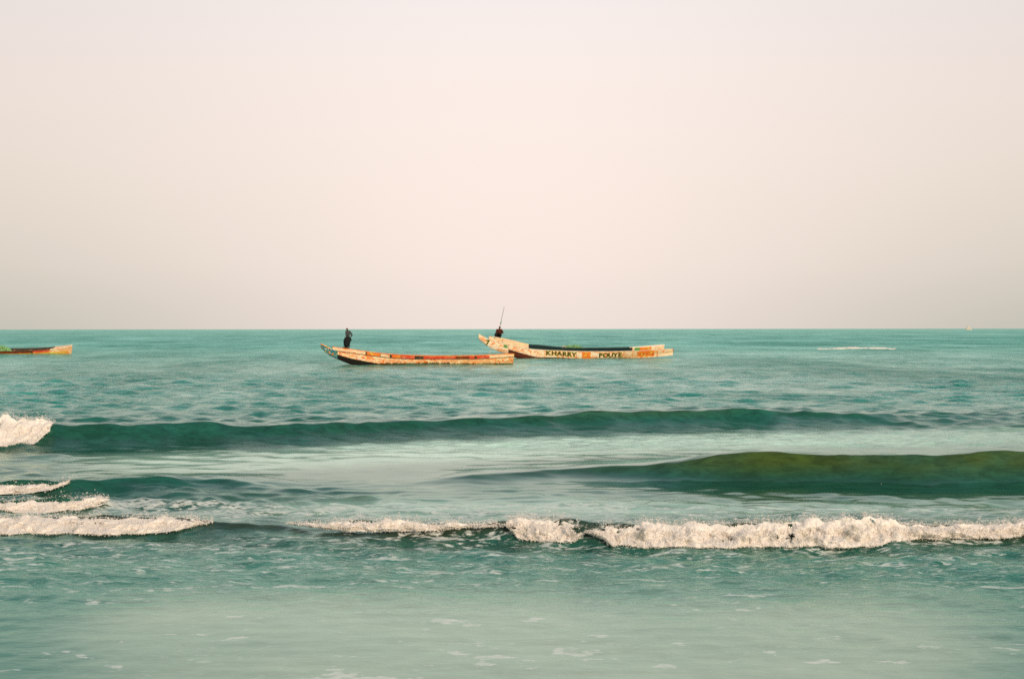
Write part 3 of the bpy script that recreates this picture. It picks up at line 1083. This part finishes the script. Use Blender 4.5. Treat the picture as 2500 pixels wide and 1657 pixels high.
# -------------------------------------------------------------------- boat nearest to the shore
def boat_near():
    d0, px0, rot = 118.8, 783.0, D2R(11.0)
    k = 1.0 / 29.0 * 1.035

    def X_(px):
        return (px - px0) * k

    def Z_(py):
        return (890.0 - py) / 29.0
    L = lambda pts: sm_line([(X_(a), Z_(b)) for a, b in pts])
    sheer = L([(775, 834), (786, 839), (811, 847), (823, 849), (851, 852.5), (887, 858), (944, 865), (1003, 868.5), (1077, 870), (1161, 869), (1243, 865.5)])
    rub = L([(775, 836), (786, 840.5), (797, 846), (805, 851), (812, 854.5), (823, 857), (852, 861), (887, 866), (940, 873), (1014, 877), (1140, 877), (1243, 872)])
    bound = L([(775, 839), (786, 845), (797, 852), (812, 860), (823, 865), (844, 872), (887, 881.5), (929, 889), (980, 893), (1243, 893)])
    keel = L([(775, 842), (784, 848), (792, 858.5), (813, 871.5), (830, 879.5), (855, 890), (880, 896), (940, 899), (1100, 899), (1190, 894), (1243, 886)])
    beam = sm_line([(-1, .13), (.3, .17), (1., .28), (2.2, .55), (4, .80), (7, .95), (11, .95), (14, .82), (17, .62)])
    H = Hull(keel, sheer, beam)
    e = empty('fishing_boat', ((px0 - 1250) / FPX * d0, d0, 0), (0, 0, rot))
    tag(e, "cream wooden fishing boat with red panels and a person standing in its bow", 'boat', 'wooden fishing boats at anchor')
    xe = X_(1240)
    bottom_board('bottom_board', H, keel, X_(784), xe, M['bottom'], e)
    for s in (-1, 1):
        plank('bow_spur', H, rub, keel, X_(783), X_(822), s, M['motley'], e, th=.10)
        plank('bottom_plank', H, bound, keel, X_(822), xe, s, M['bottom'], e, n=34)
        plank('side_plank', H, rub, bound, X_(822), X_(935), s, M['cream'], e, proud=.004)
        plank('side_plank', H, rub, bound, X_(935.6), X_(1085), s, M['cream'], e, proud=.006)
        plank('side_plank', H, rub, bound, X_(1085.6), xe, s, M['rust'], e, proud=.004)
        plank('upper_plank', H, sheer, rub, X_(810), X_(887), s, M['peach'], e, proud=.012, gap=.02)
        plank('upper_plank', H, sheer, rub, X_(887.8), X_(1180), s, M['darkwood'], e, proud=.008, gap=.02)
        plank('upper_plank', H, sheer, rub, X_(1180.6), xe, s, M['peach'], e, proud=.012, gap=.02)
        for a, b, mt in ((889, 920, 'orange'), (921, 942, 'peach'), (947, 968, 'orange'), (969, 1001, 'red'), (1010, 1030, 'darkwood'), (1022, 1066, 'red'), (1067, 1098, 'red'), (1099, 1130, 'redbrown'), (1131, 1144, 'red'), (1149, 1180, 'red')):
            if mt == 'darkwood':
                continue
            plank('upper_panel', H, sheer, rub, X_(a), X_(b), s, M[mt], e, th=.03, proud=.022, gap=.035)
        for px in (887.4, 944.5, 1005, 1145.5):
            plank('upright', H, sheer, rub, X_(px - 1.4), X_(px + 1.4), s, M['darkwood'], e, th=.05, proud=.04, gap=.005, n=2)
        rail('rub_rail', H, rub, X_(820), xe, s, M['darkwood'], e, .06, .045, -.02, .035)
        rail('gunwale', H, sheer, X_(811), xe, s, M['wood'] if s > 0 else M['orange'], e, .10, .05, 0, .03)
        rail('spur_edge', H, rub, X_(783.5), X_(806), s, M['orange'], e, .14, .07, -.03, .02)
    end_board('bow_board', H, X_(810), Z_(868), sheer(X_(811)) + .03, M['orange'], e)
    end_board('transom', H, xe - .03, keel(xe), sheer(xe) + .04, M['yellow'], e)
    deck('foredeck', H, sheer, X_(812), X_(872), -.05, M['wood'], e)
    for px in (905, 960, 1015, 1070, 1125, 1180, 1215):
        x = X_(px)
        z = sheer(x) - .12
        w = H.w(x, z) - .05
        box('thwart', (x, 0, z), (.22, 2 * w, .05), M['wood'], e)
    for px in range(890, 1235, 38):
        rib_frame(H, sheer, keel, X_(px), M['darkwood'], e)
    deck('floor_board', H, keel, X_(880), xe - .1, .22, M['darkwood'], e, n=12)
    return e, H, sheer, X_, Z_


boatA, HA, sheerA, XA, ZA = boat_near()


# -------------------------------------------------------------------- boat with painted lettering, further out on the right
def boat_far():
    d0, px0, rot = 142.0, 1168.0, D2R(4.0)
    k = 1.0 / 24.33 * 1.003

    def X_(px):
        return (px - px0) * k

    def Z_(py):
        return (877.0 - py) / 24.33
    L = lambda pts: sm_line([(X_(a), Z_(b)) for a, b in pts])
    sheer = L([(1160, 812), (1172, 817.5), (1193, 823), (1220, 826.5), (1254, 834), (1288, 842), (1322, 845), (1370, 849.5), (1437, 851.5), (1539, 850.5), (1585, 847.5), (1624, 844)])
    rub = L([(1160, 811), (1172, 818), (1182, 823), (1193, 830), (1220, 837), (1254, 845), (1288, 852), (1368, 857), (1460, 859), (1539, 858), (1590, 856), (1622, 854.5), (1648, 853)])
    bound = L([(1160, 815), (1193, 840), (1215, 848), (1240.5, 854), (1277, 864.5), (1318, 873.2), (1345, 873), (1400, 876), (1470, 879), (1560, 876), (1648, 868)])
    keel = L([(1160, 819), (1168.5, 828), (1197, 850.5), (1225, 861), (1240, 866.5), (1262, 876), (1290, 883), (1340, 885), (1450, 884), (1517, 876), (1574, 870), (1608, 867.5), (1648, 860)])
    keel_b = L([(1160, 819), (1240, 867), (1262, 876), (1290, 883), (1648, 884)])
    beam = sm_line([(-1, .16), (.3, .20), (1.2, .34), (2.6, .62), (5, .92), (9, 1.08), (14, 1.02), (17.5, .78), (21, .35)])
    H = Hull(keel, sheer, beam)
    e = empty('fishing_boat', ((px0 - 1250) / FPX * d0, d0, 0), (0, 0, rot))
    tag(e, "long cream wooden fishing boat with dark lettering on its side, furthest right", 'boat', 'wooden fishing boats at anchor')
    xs, xe = X_(1621), X_(1643)
    bottom_board('bottom_board', H, keel, X_(1169), xe, M['brown'], e)
    for s in (-1, 1):
        plank('bow_spur', H, rub, keel, X_(1168.5), X_(1240), s, M['cream_b'], e, th=.10)
        plank('bottom_plank', H, bound, keel, X_(1240.6), X_(1540), s, M['brown'], e, n=30)
        plank('bottom_plank', H, bound, keel, X_(1541), xe, s, M['orange'], e, n=12)
        plank('side_plank', H, rub, bound, X_(1240.6), X_(1405), s, M['cream_b'], e, proud=.016)
        plank('side_plank', H, rub, bound, X_(1405.6), X_(1518), s, M['cream_b'], e, proud=.018)
        plank('side_plank', H, rub, bound, X_(1518.6), X_(1605), s, M['rust'], e, proud=.016)
        plank('side_plank', H, rub, bound, X_(1605.6), xe, s, M['peach'], e, proud=.014)
        for a, b, mt in ((1418, 1439, 'orange'), (1523, 1540, 'peach'), (1556, 1596, 'orange')):
            plank('painted_panel', H, rub, bound, X_(a), X_(b), s, M[mt], e, th=.03, proud=.026, gap=.05)
        for a, b, mt in ((1193, 1226, 'peach'), (1226.5, 1288, 'peach'), (1288.4, 1370, 'navy'), (1370.4, 1455, 'navy'), (1455.4, 1540, 'navy'),
                         (1540.4, 1546, 'cream_b'), (1546.3, 1552, 'green'), (1552.3, 1559, 'green'), (1559.3, 1587, 'orange'), (1587.3, 1598, 'cream_b'), (1598.3, 1620, 'peach')):
            plank('upper_plank', H, sheer, rub, X_(a), X_(b), s, M[mt], e, proud=.03, gap=.012, th=.06)
        plank('green_patch', H, rub, bound, X_(1229), X_(1238), s, M['green'], e, th=.03, proud=.03, gap=.12, n=2)
        rail('rub_rail', H, rub, X_(1200), xs, s, M['white'], e, .06, .04, -.02, .04)
        rail('gunwale', H, sheer, X_(1194), X_(1288), s, M['peach'], e, .10, .05, 0, .05)
        rail('gunwale', H, sheer, X_(1288.5), X_(1540), s, M['navy'], e, .10, .05, 0, .05)
        rail('gunwale', H, sheer, X_(1540.5), xs, s, M['white'], e, .10, .07, 0, .05)
    end_board('bow_board', H, X_(1193), Z_(845), sheer(X_(1193)) + .03, M['cream_b'], e)
    end_board('transom', H, xs - .1, keel(xs), sheer(xs) + .02, M['rust'], e)
    end_board('stern_cap', H, xe, keel(xe), rub(xe), M['red'], e)
    deck('foredeck', H, sheer, X_(1195), X_(1262), -.05, M['wood'], e)
    # outlined number on the bow
    letter('7', H, X_(1190.5), Z_(836), .42, e)
    for ch, px, py in (('K', 1336, 862.3), ('H', 1350, 863), ('A', 1363, 864), ('R', 1375.5, 865), ('R', 1387, 865.6), ('Y', 1398.5, 866.4),
                       ('P', 1463.5, 868.2), ('O', 1476, 868.2), ('U', 1488.5, 868), ('Y', 1500, 867.6), ('E', 1511, 867.2)):
        letter(ch, H, X_(px), Z_(py), .42, e, -.03 if px < 1405 else .01)
    for px in (1300, 1350, 1400, 1450, 1500, 1545, 1585):
        x = X_(px)
        z = sheer(x) - .14
        box('thwart', (x, 0, z), (.22, 2 * (H.w(x, z) - .06), .05), M['wood'], e)
    for px in range(1280, 1610, 36):
        rib_frame(H, sheer, keel, X_(px), M['darkwood'], e)
    deck('floor_board', H, keel, X_(1290), X_(1600), .25, M['darkwood'], e, n=12)
    tube('tiller', [(X_(1612), -.1, Z_(860.5)), (X_(1630), -.25, Z_(857)), (X_(1644), -.3, Z_(854.3))], [.05, .06, .08], M['darkwood'], e)
    return e, H, sheer, X_, Z_


boatB, HB, sheerB, XB, ZB = boat_far()


# -------------------------------------------------------------------- boat cut by the left edge
def boat_left():
    d0 = 169.0
    k = 1.0 / 20.5
    Lb = 17.5
    sheer = sm_line([(-.6, 2.2), (0, 2.0), (1, 1.72), (3, 1.25), (6, .78), (9, .64), (12, .66), (15, .82), (17.6, 1.10)])
    rub = sm_line([(-.6, 2.0), (0, 1.85), (1, 1.38), (3, .85), (6, .46), (9, .34), (12, .36), (15, .46), (17.6, .62)])
    bound = sm_line([(-.6, 1.9), (0, 1.7), (1, 1.1), (3, .45), (6, .05), (9, -.1), (15, -.1), (17.6, .05)])
    keel = sm_line([(-.6, 1.8), (0, 1.5), (1, .85), (2.6, .0), (5, -.35), (14, -.35), (17.6, -.05)])
    beam = sm_line([(-1, .15), (1, .3), (3, .65), (6, .9), (9, .98), (14, .9), (17.6, .68)])
    H = Hull(keel, sheer, beam)
    stern_x = (172.0 - 1250) / FPX * d0
    rz = D2R(-3.0)
    e = empty('fishing_boat', (stern_x - Lb * math.cos(rz), d0 - Lb * math.sin(rz), -.12), (D2R(9.0), 0, rz))
    tag(e, "amber and red brown wooden fishing boat cut by the left edge of the picture", 'boat', 'wooden fishing boats at anchor')
    bottom_board('bottom_board', H, keel, .2, Lb, M['bottom'], e)
    for s in (-1, 1):
        plank('bow_spur', H, rub, keel, -.1, 2.0, s, M['motley'], e, th=.1)
        plank('bottom_plank', H, bound, keel, 2.0, Lb, s, M['bottom'], e, n=30)
        plank('side_plank', H, rub, bound, 2.0, 10.4, s, M['amber'], e, proud=.006)
        plank('side_plank', H, rub, bound, 10.42, 14.0, s, M['amber'], e, proud=.008)
        plank('side_plank', H, rub, bound, 14.02, Lb, s, M['amber'], e, proud=.006)
        for a, b, mt in ((1.0, 4, 'peach'), (4.02, 9.0, 'redbrown'), (9.02, 13.2, 'redbrown'), (13.25, 15.2, 'red'), (15.22, Lb, 'rust')):
            plank('upper_plank', H, sheer, rub, a, b, s, M['darkwood' if s > 0 and a < 15 else mt], e, proud=.014, gap=.01)  # far side planks: interior shade painted in with the dark wood
        plank('upright', H, sheer, rub, 13.12, 13.3, s, M['darkwood'], e, proud=.04, n=2)
        rail('rub_rail', H, rub, 1.5, Lb, s, M['yellow'], e, .06, .04, -.02, .035)
        rail('gunwale', H, sheer, 1.0, 15.4, s, M['darkwood'], e, .1, .06, 0, .03)
        rail('gunwale', H, sheer, 15.42, Lb + .05, s, M['white'], e, .1, .09, 0, .04)
    end_board('bow_board', H, 1.0, .9, sheer(1) + .03, M['orange'], e)
    end_board('transom', H, Lb - .03, keel(Lb), sheer(Lb) + .02, M['rust'], e)
    deck('foredeck', H, sheer, 1.1, 3.4, -.05, M['wood'], e)
    for x in (4.5, 6.5, 8.5, 10.5, 12.5, 14.5, 16.2):
        z = sheer(x) - .14
        box('thwart', (x, 0, z), (.2, 2 * (H.w(x, z) - .06), .05), M['wood'], e)
    for i in range(9):
        rib_frame(H, sheer, keel, 3.5 + 1.6 * i, M['darkwood'], e)
    deck('floor_board', H, keel, 3.6, Lb - .3, .22, M['darkwood'], e, n=12)
    return e, H, sheer


boatC, HC, sheerC = boat_left()


def world_of(e, p):
    return Matrix.LocRotScale(e.location, e.rotation_euler, None) @ Vector(p)


p = world_of(boatC, (8.6, .1, .32))
net_heap('fishing_net', p, (4.0, 1.4, .80), NETGREEN, "green fishing net heaped in the boat at the left edge", 1100, 4, 'fishing nets heaped in the boats')
p = world_of(boatB, (XB(1400), .30, .62))
net_heap('fishing_net', p, (3.4, 1.0, .62), NETGREEN, "green fishing net heaped above the dark planks of the lettered boat", 1100, 6, 'fishing nets heaped in the boats')
p = world_of(boatB, (XB(1378), .35, .95))
cl = net_heap('folded_cloth', p, (.9, .7, .30), CREAMCLOTH, "small peach cloth lying beside the green net in the lettered boat", 220, 8)
cl['category'] = 'cloth'


# ------------------------------------------------------------------ people
def skin_mesh(name, verts, edges, radii, root, mat, parent, levels=2):
    me = bpy.data.meshes.new(name + '_cage')
    me.from_pydata([tuple(v) for v in verts], edges, [])
    ob = bpy.data.objects.new(name + '_cage', me)
    COL.objects.link(ob)
    sk = ob.modifiers.new('skin', 'SKIN')
    sk.use_smooth_shade = True
    ss = ob.modifiers.new('sub', 'SUBSURF')
    ss.levels = ss.render_levels = levels
    for i, r in enumerate(radii):
        d = me.skin_vertices[0].data[i]
        d.radius = r if hasattr(r, '__len__') else (r, r)
        d.use_root = (i == root)
    dg = bpy.context.evaluated_depsgraph_get()
    dg.update()
    out = bpy.data.meshes.new_from_object(ob.evaluated_get(dg))
    bpy.data.objects.remove(ob)
    out.name = name
    o = obj(name, out, mat, parent)
    for q in out.polygons:
        q.use_smooth = True
    return o


def chain(V, E, R, start, pts):
    """append a chain of (point, radius) to vertex index start; returns the last index"""
    for pt, r in pts:
        V.append(pt)
        R.append(r)
        i = len(V) - 1
        if start is not None:
            E.append((start, i))
        start = i
    return start


def lerp(a, b, f):
    return tuple(a[i] + (b[i] - a[i]) * f for i in range(3))


def person(loc, J, label, mats, rotz=0.0):
    """J: joints in metres. Facing -y before turning. One skinned body with hands and fingers; clothes as children."""
    e = empty('person', loc, (0, 0, rotz))
    tag(e, label, 'person')
    V, E, R = [], [], []
    pel = chain(V, E, R, None, [(J['pelvis'], .12)])
    wai = chain(V, E, R, pel, [(lerp(J['pelvis'], J['chest'], .5), .105), (J['chest'], .125)])
    nek = chain(V, E, R, wai, [(J['neck'], .055)])
    hd = J['head']
    up = (Vector(hd) - Vector(J['neck'])).normalized()
    h0 = Vector(hd)
    top = chain(V, E, R, nek, [(tuple(h0 - up * .07), .068), (tuple(h0), .088), (tuple(h0 + up * .085), .070)])
    face = Vector(J['face']).normalized()
    mid_i = top - 1
    chain(V, E, R, mid_i, [(tuple(h0 + face * .10 - up * .015), .018)])          # nose
    for sx, nm in ((-1, 'l'), (1, 'r')):
        sh, el, wr = J['sh_' + nm], J['el_' + nm], J['wr_' + nm]
        w = chain(V, E, R, wai, [(sh, .062), (lerp(sh, el, .5), .05), (el, .042), (lerp(el, wr, .5), .038), (wr, .028)])
        fd = Vector(J['hand_' + nm]).normalized()
        side = fd.cross(Vector((0.2, .3, 1))).normalized()
        palm = Vector(wr) + fd * .06
        pi = chain(V, E, R, w, [(tuple(palm), (.036, .02))])
        for j, (o_, ln) in enumerate(((-.030, .065), (-.010, .078), (.010, .073), (.030, .058))):
            b = palm + side * o_ + fd * .02
            chain(V, E, R, pi, [(tuple(b + fd * ln * .5), .0095), (tuple(b + fd * ln * .8 - Vector((0, 0, .02))), .0085)])
        chain(V, E, R, w, [(tuple(Vector(wr) + fd * .04 - side * .045), .012), (tuple(Vector(wr) + fd * .075 - side * .055), .010)])
        hp, kn, an = J['hip_' + nm], J['kn_' + nm], J['an_' + nm]
        f = chain(V, E, R, pel, [(hp, .09), (lerp(hp, kn, .5), .078), (kn, .058), (lerp(kn, an, .4), .055), (an, .038)])
        ft = Vector(J['toe_' + nm])
        chain(V, E, R, f, [(lerp(an, ft, .5), (.04, .035)), (tuple(ft), (.042, .022))])
    skin_mesh('body', V, E, R, pel, SKIN, e)
    # shirt: trunk with sleeves
    V, E, R = [], [], []
    a = chain(V, E, R, None, [(lerp(J['pelvis'], J['chest'], .15), .17)])
    c = chain(V, E, R, a, [(lerp(J['pelvis'], J['chest'], .6), .175), (J['chest'], .185), (lerp(J['chest'], J['neck'], .75), .085)])
    for nm in 'lr':
        sh, el = J['sh_' + nm], J['el_' + nm]
        chain(V, E, R, c - 1, [(sh, .088), (lerp(sh, el, .5), .078), (lerp(sh, el, 1.05), .07), (lerp(el, J['wr_' + nm], .6), .055)])
    skin_mesh('shirt', V, E, R, 0, mats['shirt'], e)
    # trousers
    V, E, R = [], [], []
    a = chain(V, E, R, None, [(J['pelvis'], .175), (lerp(J['pelvis'], J['chest'], .28), .16)])
    for nm in 'lr':
        hp, kn, an = J['hip_' + nm], J['kn_' + nm], J['an_' + nm]
        chain(V, E, R, 0, [(hp, .13), (lerp(hp, kn, .5), .122), (kn, .105), (lerp(kn, an, .75), .085)])
    skin_mesh('trousers', V, E, R, 0, mats['trousers'], e)
    # cap or hair
    V, E, R = [], [], []
    chain(V, E, R, None, [(tuple(h0 + up * .03 - face * .02), .102), (tuple(h0 + up * .095 - face * .012), .078)])
    skin_mesh(mats.get('head_name', 'hair'), V, E, R, 0, mats['head'], e)
    return e


# the one standing in the bow of the middle boat, hands at the hips, half turned away
xa = XA(846)
za = sheerA(xa) + .01
loc = world_of(boatA, (xa, -.02, za))
J = dict(pelvis=(-.02, 0, .86), chest=(.03, 0, 1.22), neck=(.0, 0, 1.44), head=(-.05, -.01, 1.565), face=(-1, -.35, -.1),
         sh_l=(-.12, -.10, 1.36), sh_r=(.17, .10, 1.36), el_l=(-.08, -.24, 1.10), el_r=(.33, .05, 1.10), wr_l=(-.10, -.20, .90), wr_r=(.24, -.08, .92),
         hand_l=(-.3, .4, -.5), hand_r=(-.6, -.2, -.4), hip_l=(-.10, -.06, .80), hip_r=(.08, .07, .80), kn_l=(-.20, -.10, .44), kn_r=(.06, .02, .43),
         an_l=(-.20, -.02, .07), an_r=(.10, .10, .07), toe_l=(-.38, -.08, .03), toe_r=(-.06, .03, .03))
pA = person(loc, J, "person in a grey top and black trousers standing in the bow of the middle boat", dict(shirt=GREYCLOTH, trousers=BLACKCLOTH, head=PINKCAP, head_name='cap'))
pA.scale = (1.06, 1.06, 1.06)
# open black jacket tails round the hips
V, E, R = [], [], []
chain(V, E, R, None, [((.0, 0, 1.0), .24), ((-.03, 0, .82), .29), ((-.06, 0, .60), .32), ((-.08, 0, .38), .28), ((-.10, 0, .14), .24)])
chain(V, E, R, 1, [((.20, .0, .74), .12), ((.31, -.02, .66), .05)])
skin_mesh('jacket_tails', V, E, R, 0, BLACKCLOTH, pA)
# dark coil of rope at the feet
vs, fs = [], []
pts = []
for i in range(90):
    a_ = i * .42
    rr = .27 - .0014 * i
    pts.append((rr * math.cos(a_) * 1.15, rr * .8 * math.sin(a_), .03 + .0016 * i))
cv, cf = tube_geo(pts, .028, 5)
coil = obj('rope_coil', mesh_py('rope_coil', cv, cf, True), BLACKCLOTH)
coil.location = world_of(boatA, (XA(840.5), -.12, sheerA(XA(840.5)) - .03))
tag(coil, "dark coil of rope at the feet of the standing person", 'rope')

# the one sitting on the bow of the lettered boat
xb = XB(1217)
zb = sheerB(xb) - .05
loc = world_of(boatB, (xb, -.05, zb + .02))
J = dict(pelvis=(.02, .05, .15), chest=(.05, .02, .52), neck=(.08, .0, .77), head=(.10, -.03, .90), face=(-.5, -.8, -.2),
         sh_l=(-.15, -.02, .68), sh_r=(.26, .04, .68), el_l=(-.20, -.22, .46), el_r=(.36, -.10, .44), wr_l=(-.02, -.30, .52), wr_r=(.14, -.28, .42),
         hand_l=(.5, -.1, .2), hand_r=(-.7, -.2, .1), hip_l=(-.10, -.02, .13), hip_r=(.12, -.02, .13), kn_l=(-.25, -.34, .40), kn_r=(.17, -.38, .40),
         an_l=(-.27, -.28, .05), an_r=(.14, -.30, .05), toe_l=(-.32, -.44, .02), toe_r=(.12, -.47, .02))
pB = person(loc, J, "person in maroon sitting on the bow of the lettered boat beside a pole", dict(shirt=MAROON, trousers=BLACKCLOTH, head=HAIR))

pB.scale = (1.2, 1.2, 1.2)

# thin pole standing in that bow
pole = empty('fishing_pole', world_of(boatB, (XB(1215.5), .12, sheerB(XB(1215.5)) - .05)))
tag(pole, "thin upright pole with green and cream binding in the bow of the lettered boat", 'pole')
dz = (826 - 750) / 24.33
dxp = 15.5 / 24.33
tube('shaft', [(0, 0, 0), (dxp * .36, 0, dz * .4), (dxp * .68, 0, dz * .72), (dxp, 0, dz)], [.034, .030, .024, .020], BAMBOO, pole)
f0, f1, f2 = .36, .43, .56
tube('binding', [(dxp * f0, 0, dz * f0), (dxp * f1, 0, dz * f1)], [.05, .062], CREAMCLOTH, pole)
tube('binding', [(dxp * f1 - .01, 0, dz * (f1 + .01)), (dxp * f2 - .02, 0, dz * f2)], [.062, .04], GREENCLOTH, pole)

# mooring line from the lettered boat's bow down to the water behind the middle boat
a_ = world_of(boatB, (XB(1200), -.18, ZB(850)))
b_ = Vector(((1183 - 1250) / FPX * 136.0, 136.0, -.05))
pts = [a_.lerp(b_, f) - Vector((0, 0, .12 * math.sin(math.pi * f))) for f in np.linspace(0, 1, 9)]
rope = tube('mooring_rope', pts, .028, NETGREY)
tag(rope, "pale mooring rope running down from the bow of the lettered boat", 'rope')

# ------------------------------------------------------------------ pale vessel on the horizon
dv = 2600.0
ves = empty('distant_ship', ((2365 - 1250) / FPX * dv, dv, 0))
tag(ves, "tiny pale ship on the horizon at the far right", 'ship')
hv, hf = [], []
for i, (x, w) in enumerate(((-5.5, .9), (-3, 1.5), (2, 1.5), (4.5, .9), (6.0, .1))):
    top = 2.0 + .5 * max(0, x) / 6
    hv += [(x, -w * .6, -.4), (x, -w, top), (x, w, top), (x, w * .6, -.4)]
for i in range(4):
    for j in range(4):
        a, b = i * 4 + j, i * 4 + (j + 1) % 4
        hf.append((a, b, b + 4, a + 4))
hf += [(3, 2, 1, 0), (16, 17, 18, 19)]
obj('ship_hull', mesh_py('ship_hull', hv, hf), M['haze_paint'], ves)
box('cabin', (-1.2, 0, 3.5), (5.0, 2.2, 3.0), M['haze_paint'], ves)
box('wheelhouse', (-.6, 0, 5.9), (2.8, 1.8, 1.8), M['haze_paint'], ves)
tube('mast', [(-.8, 0, 6.8), (-.8, 0, 9.5)], .12, M['peach'], ves)
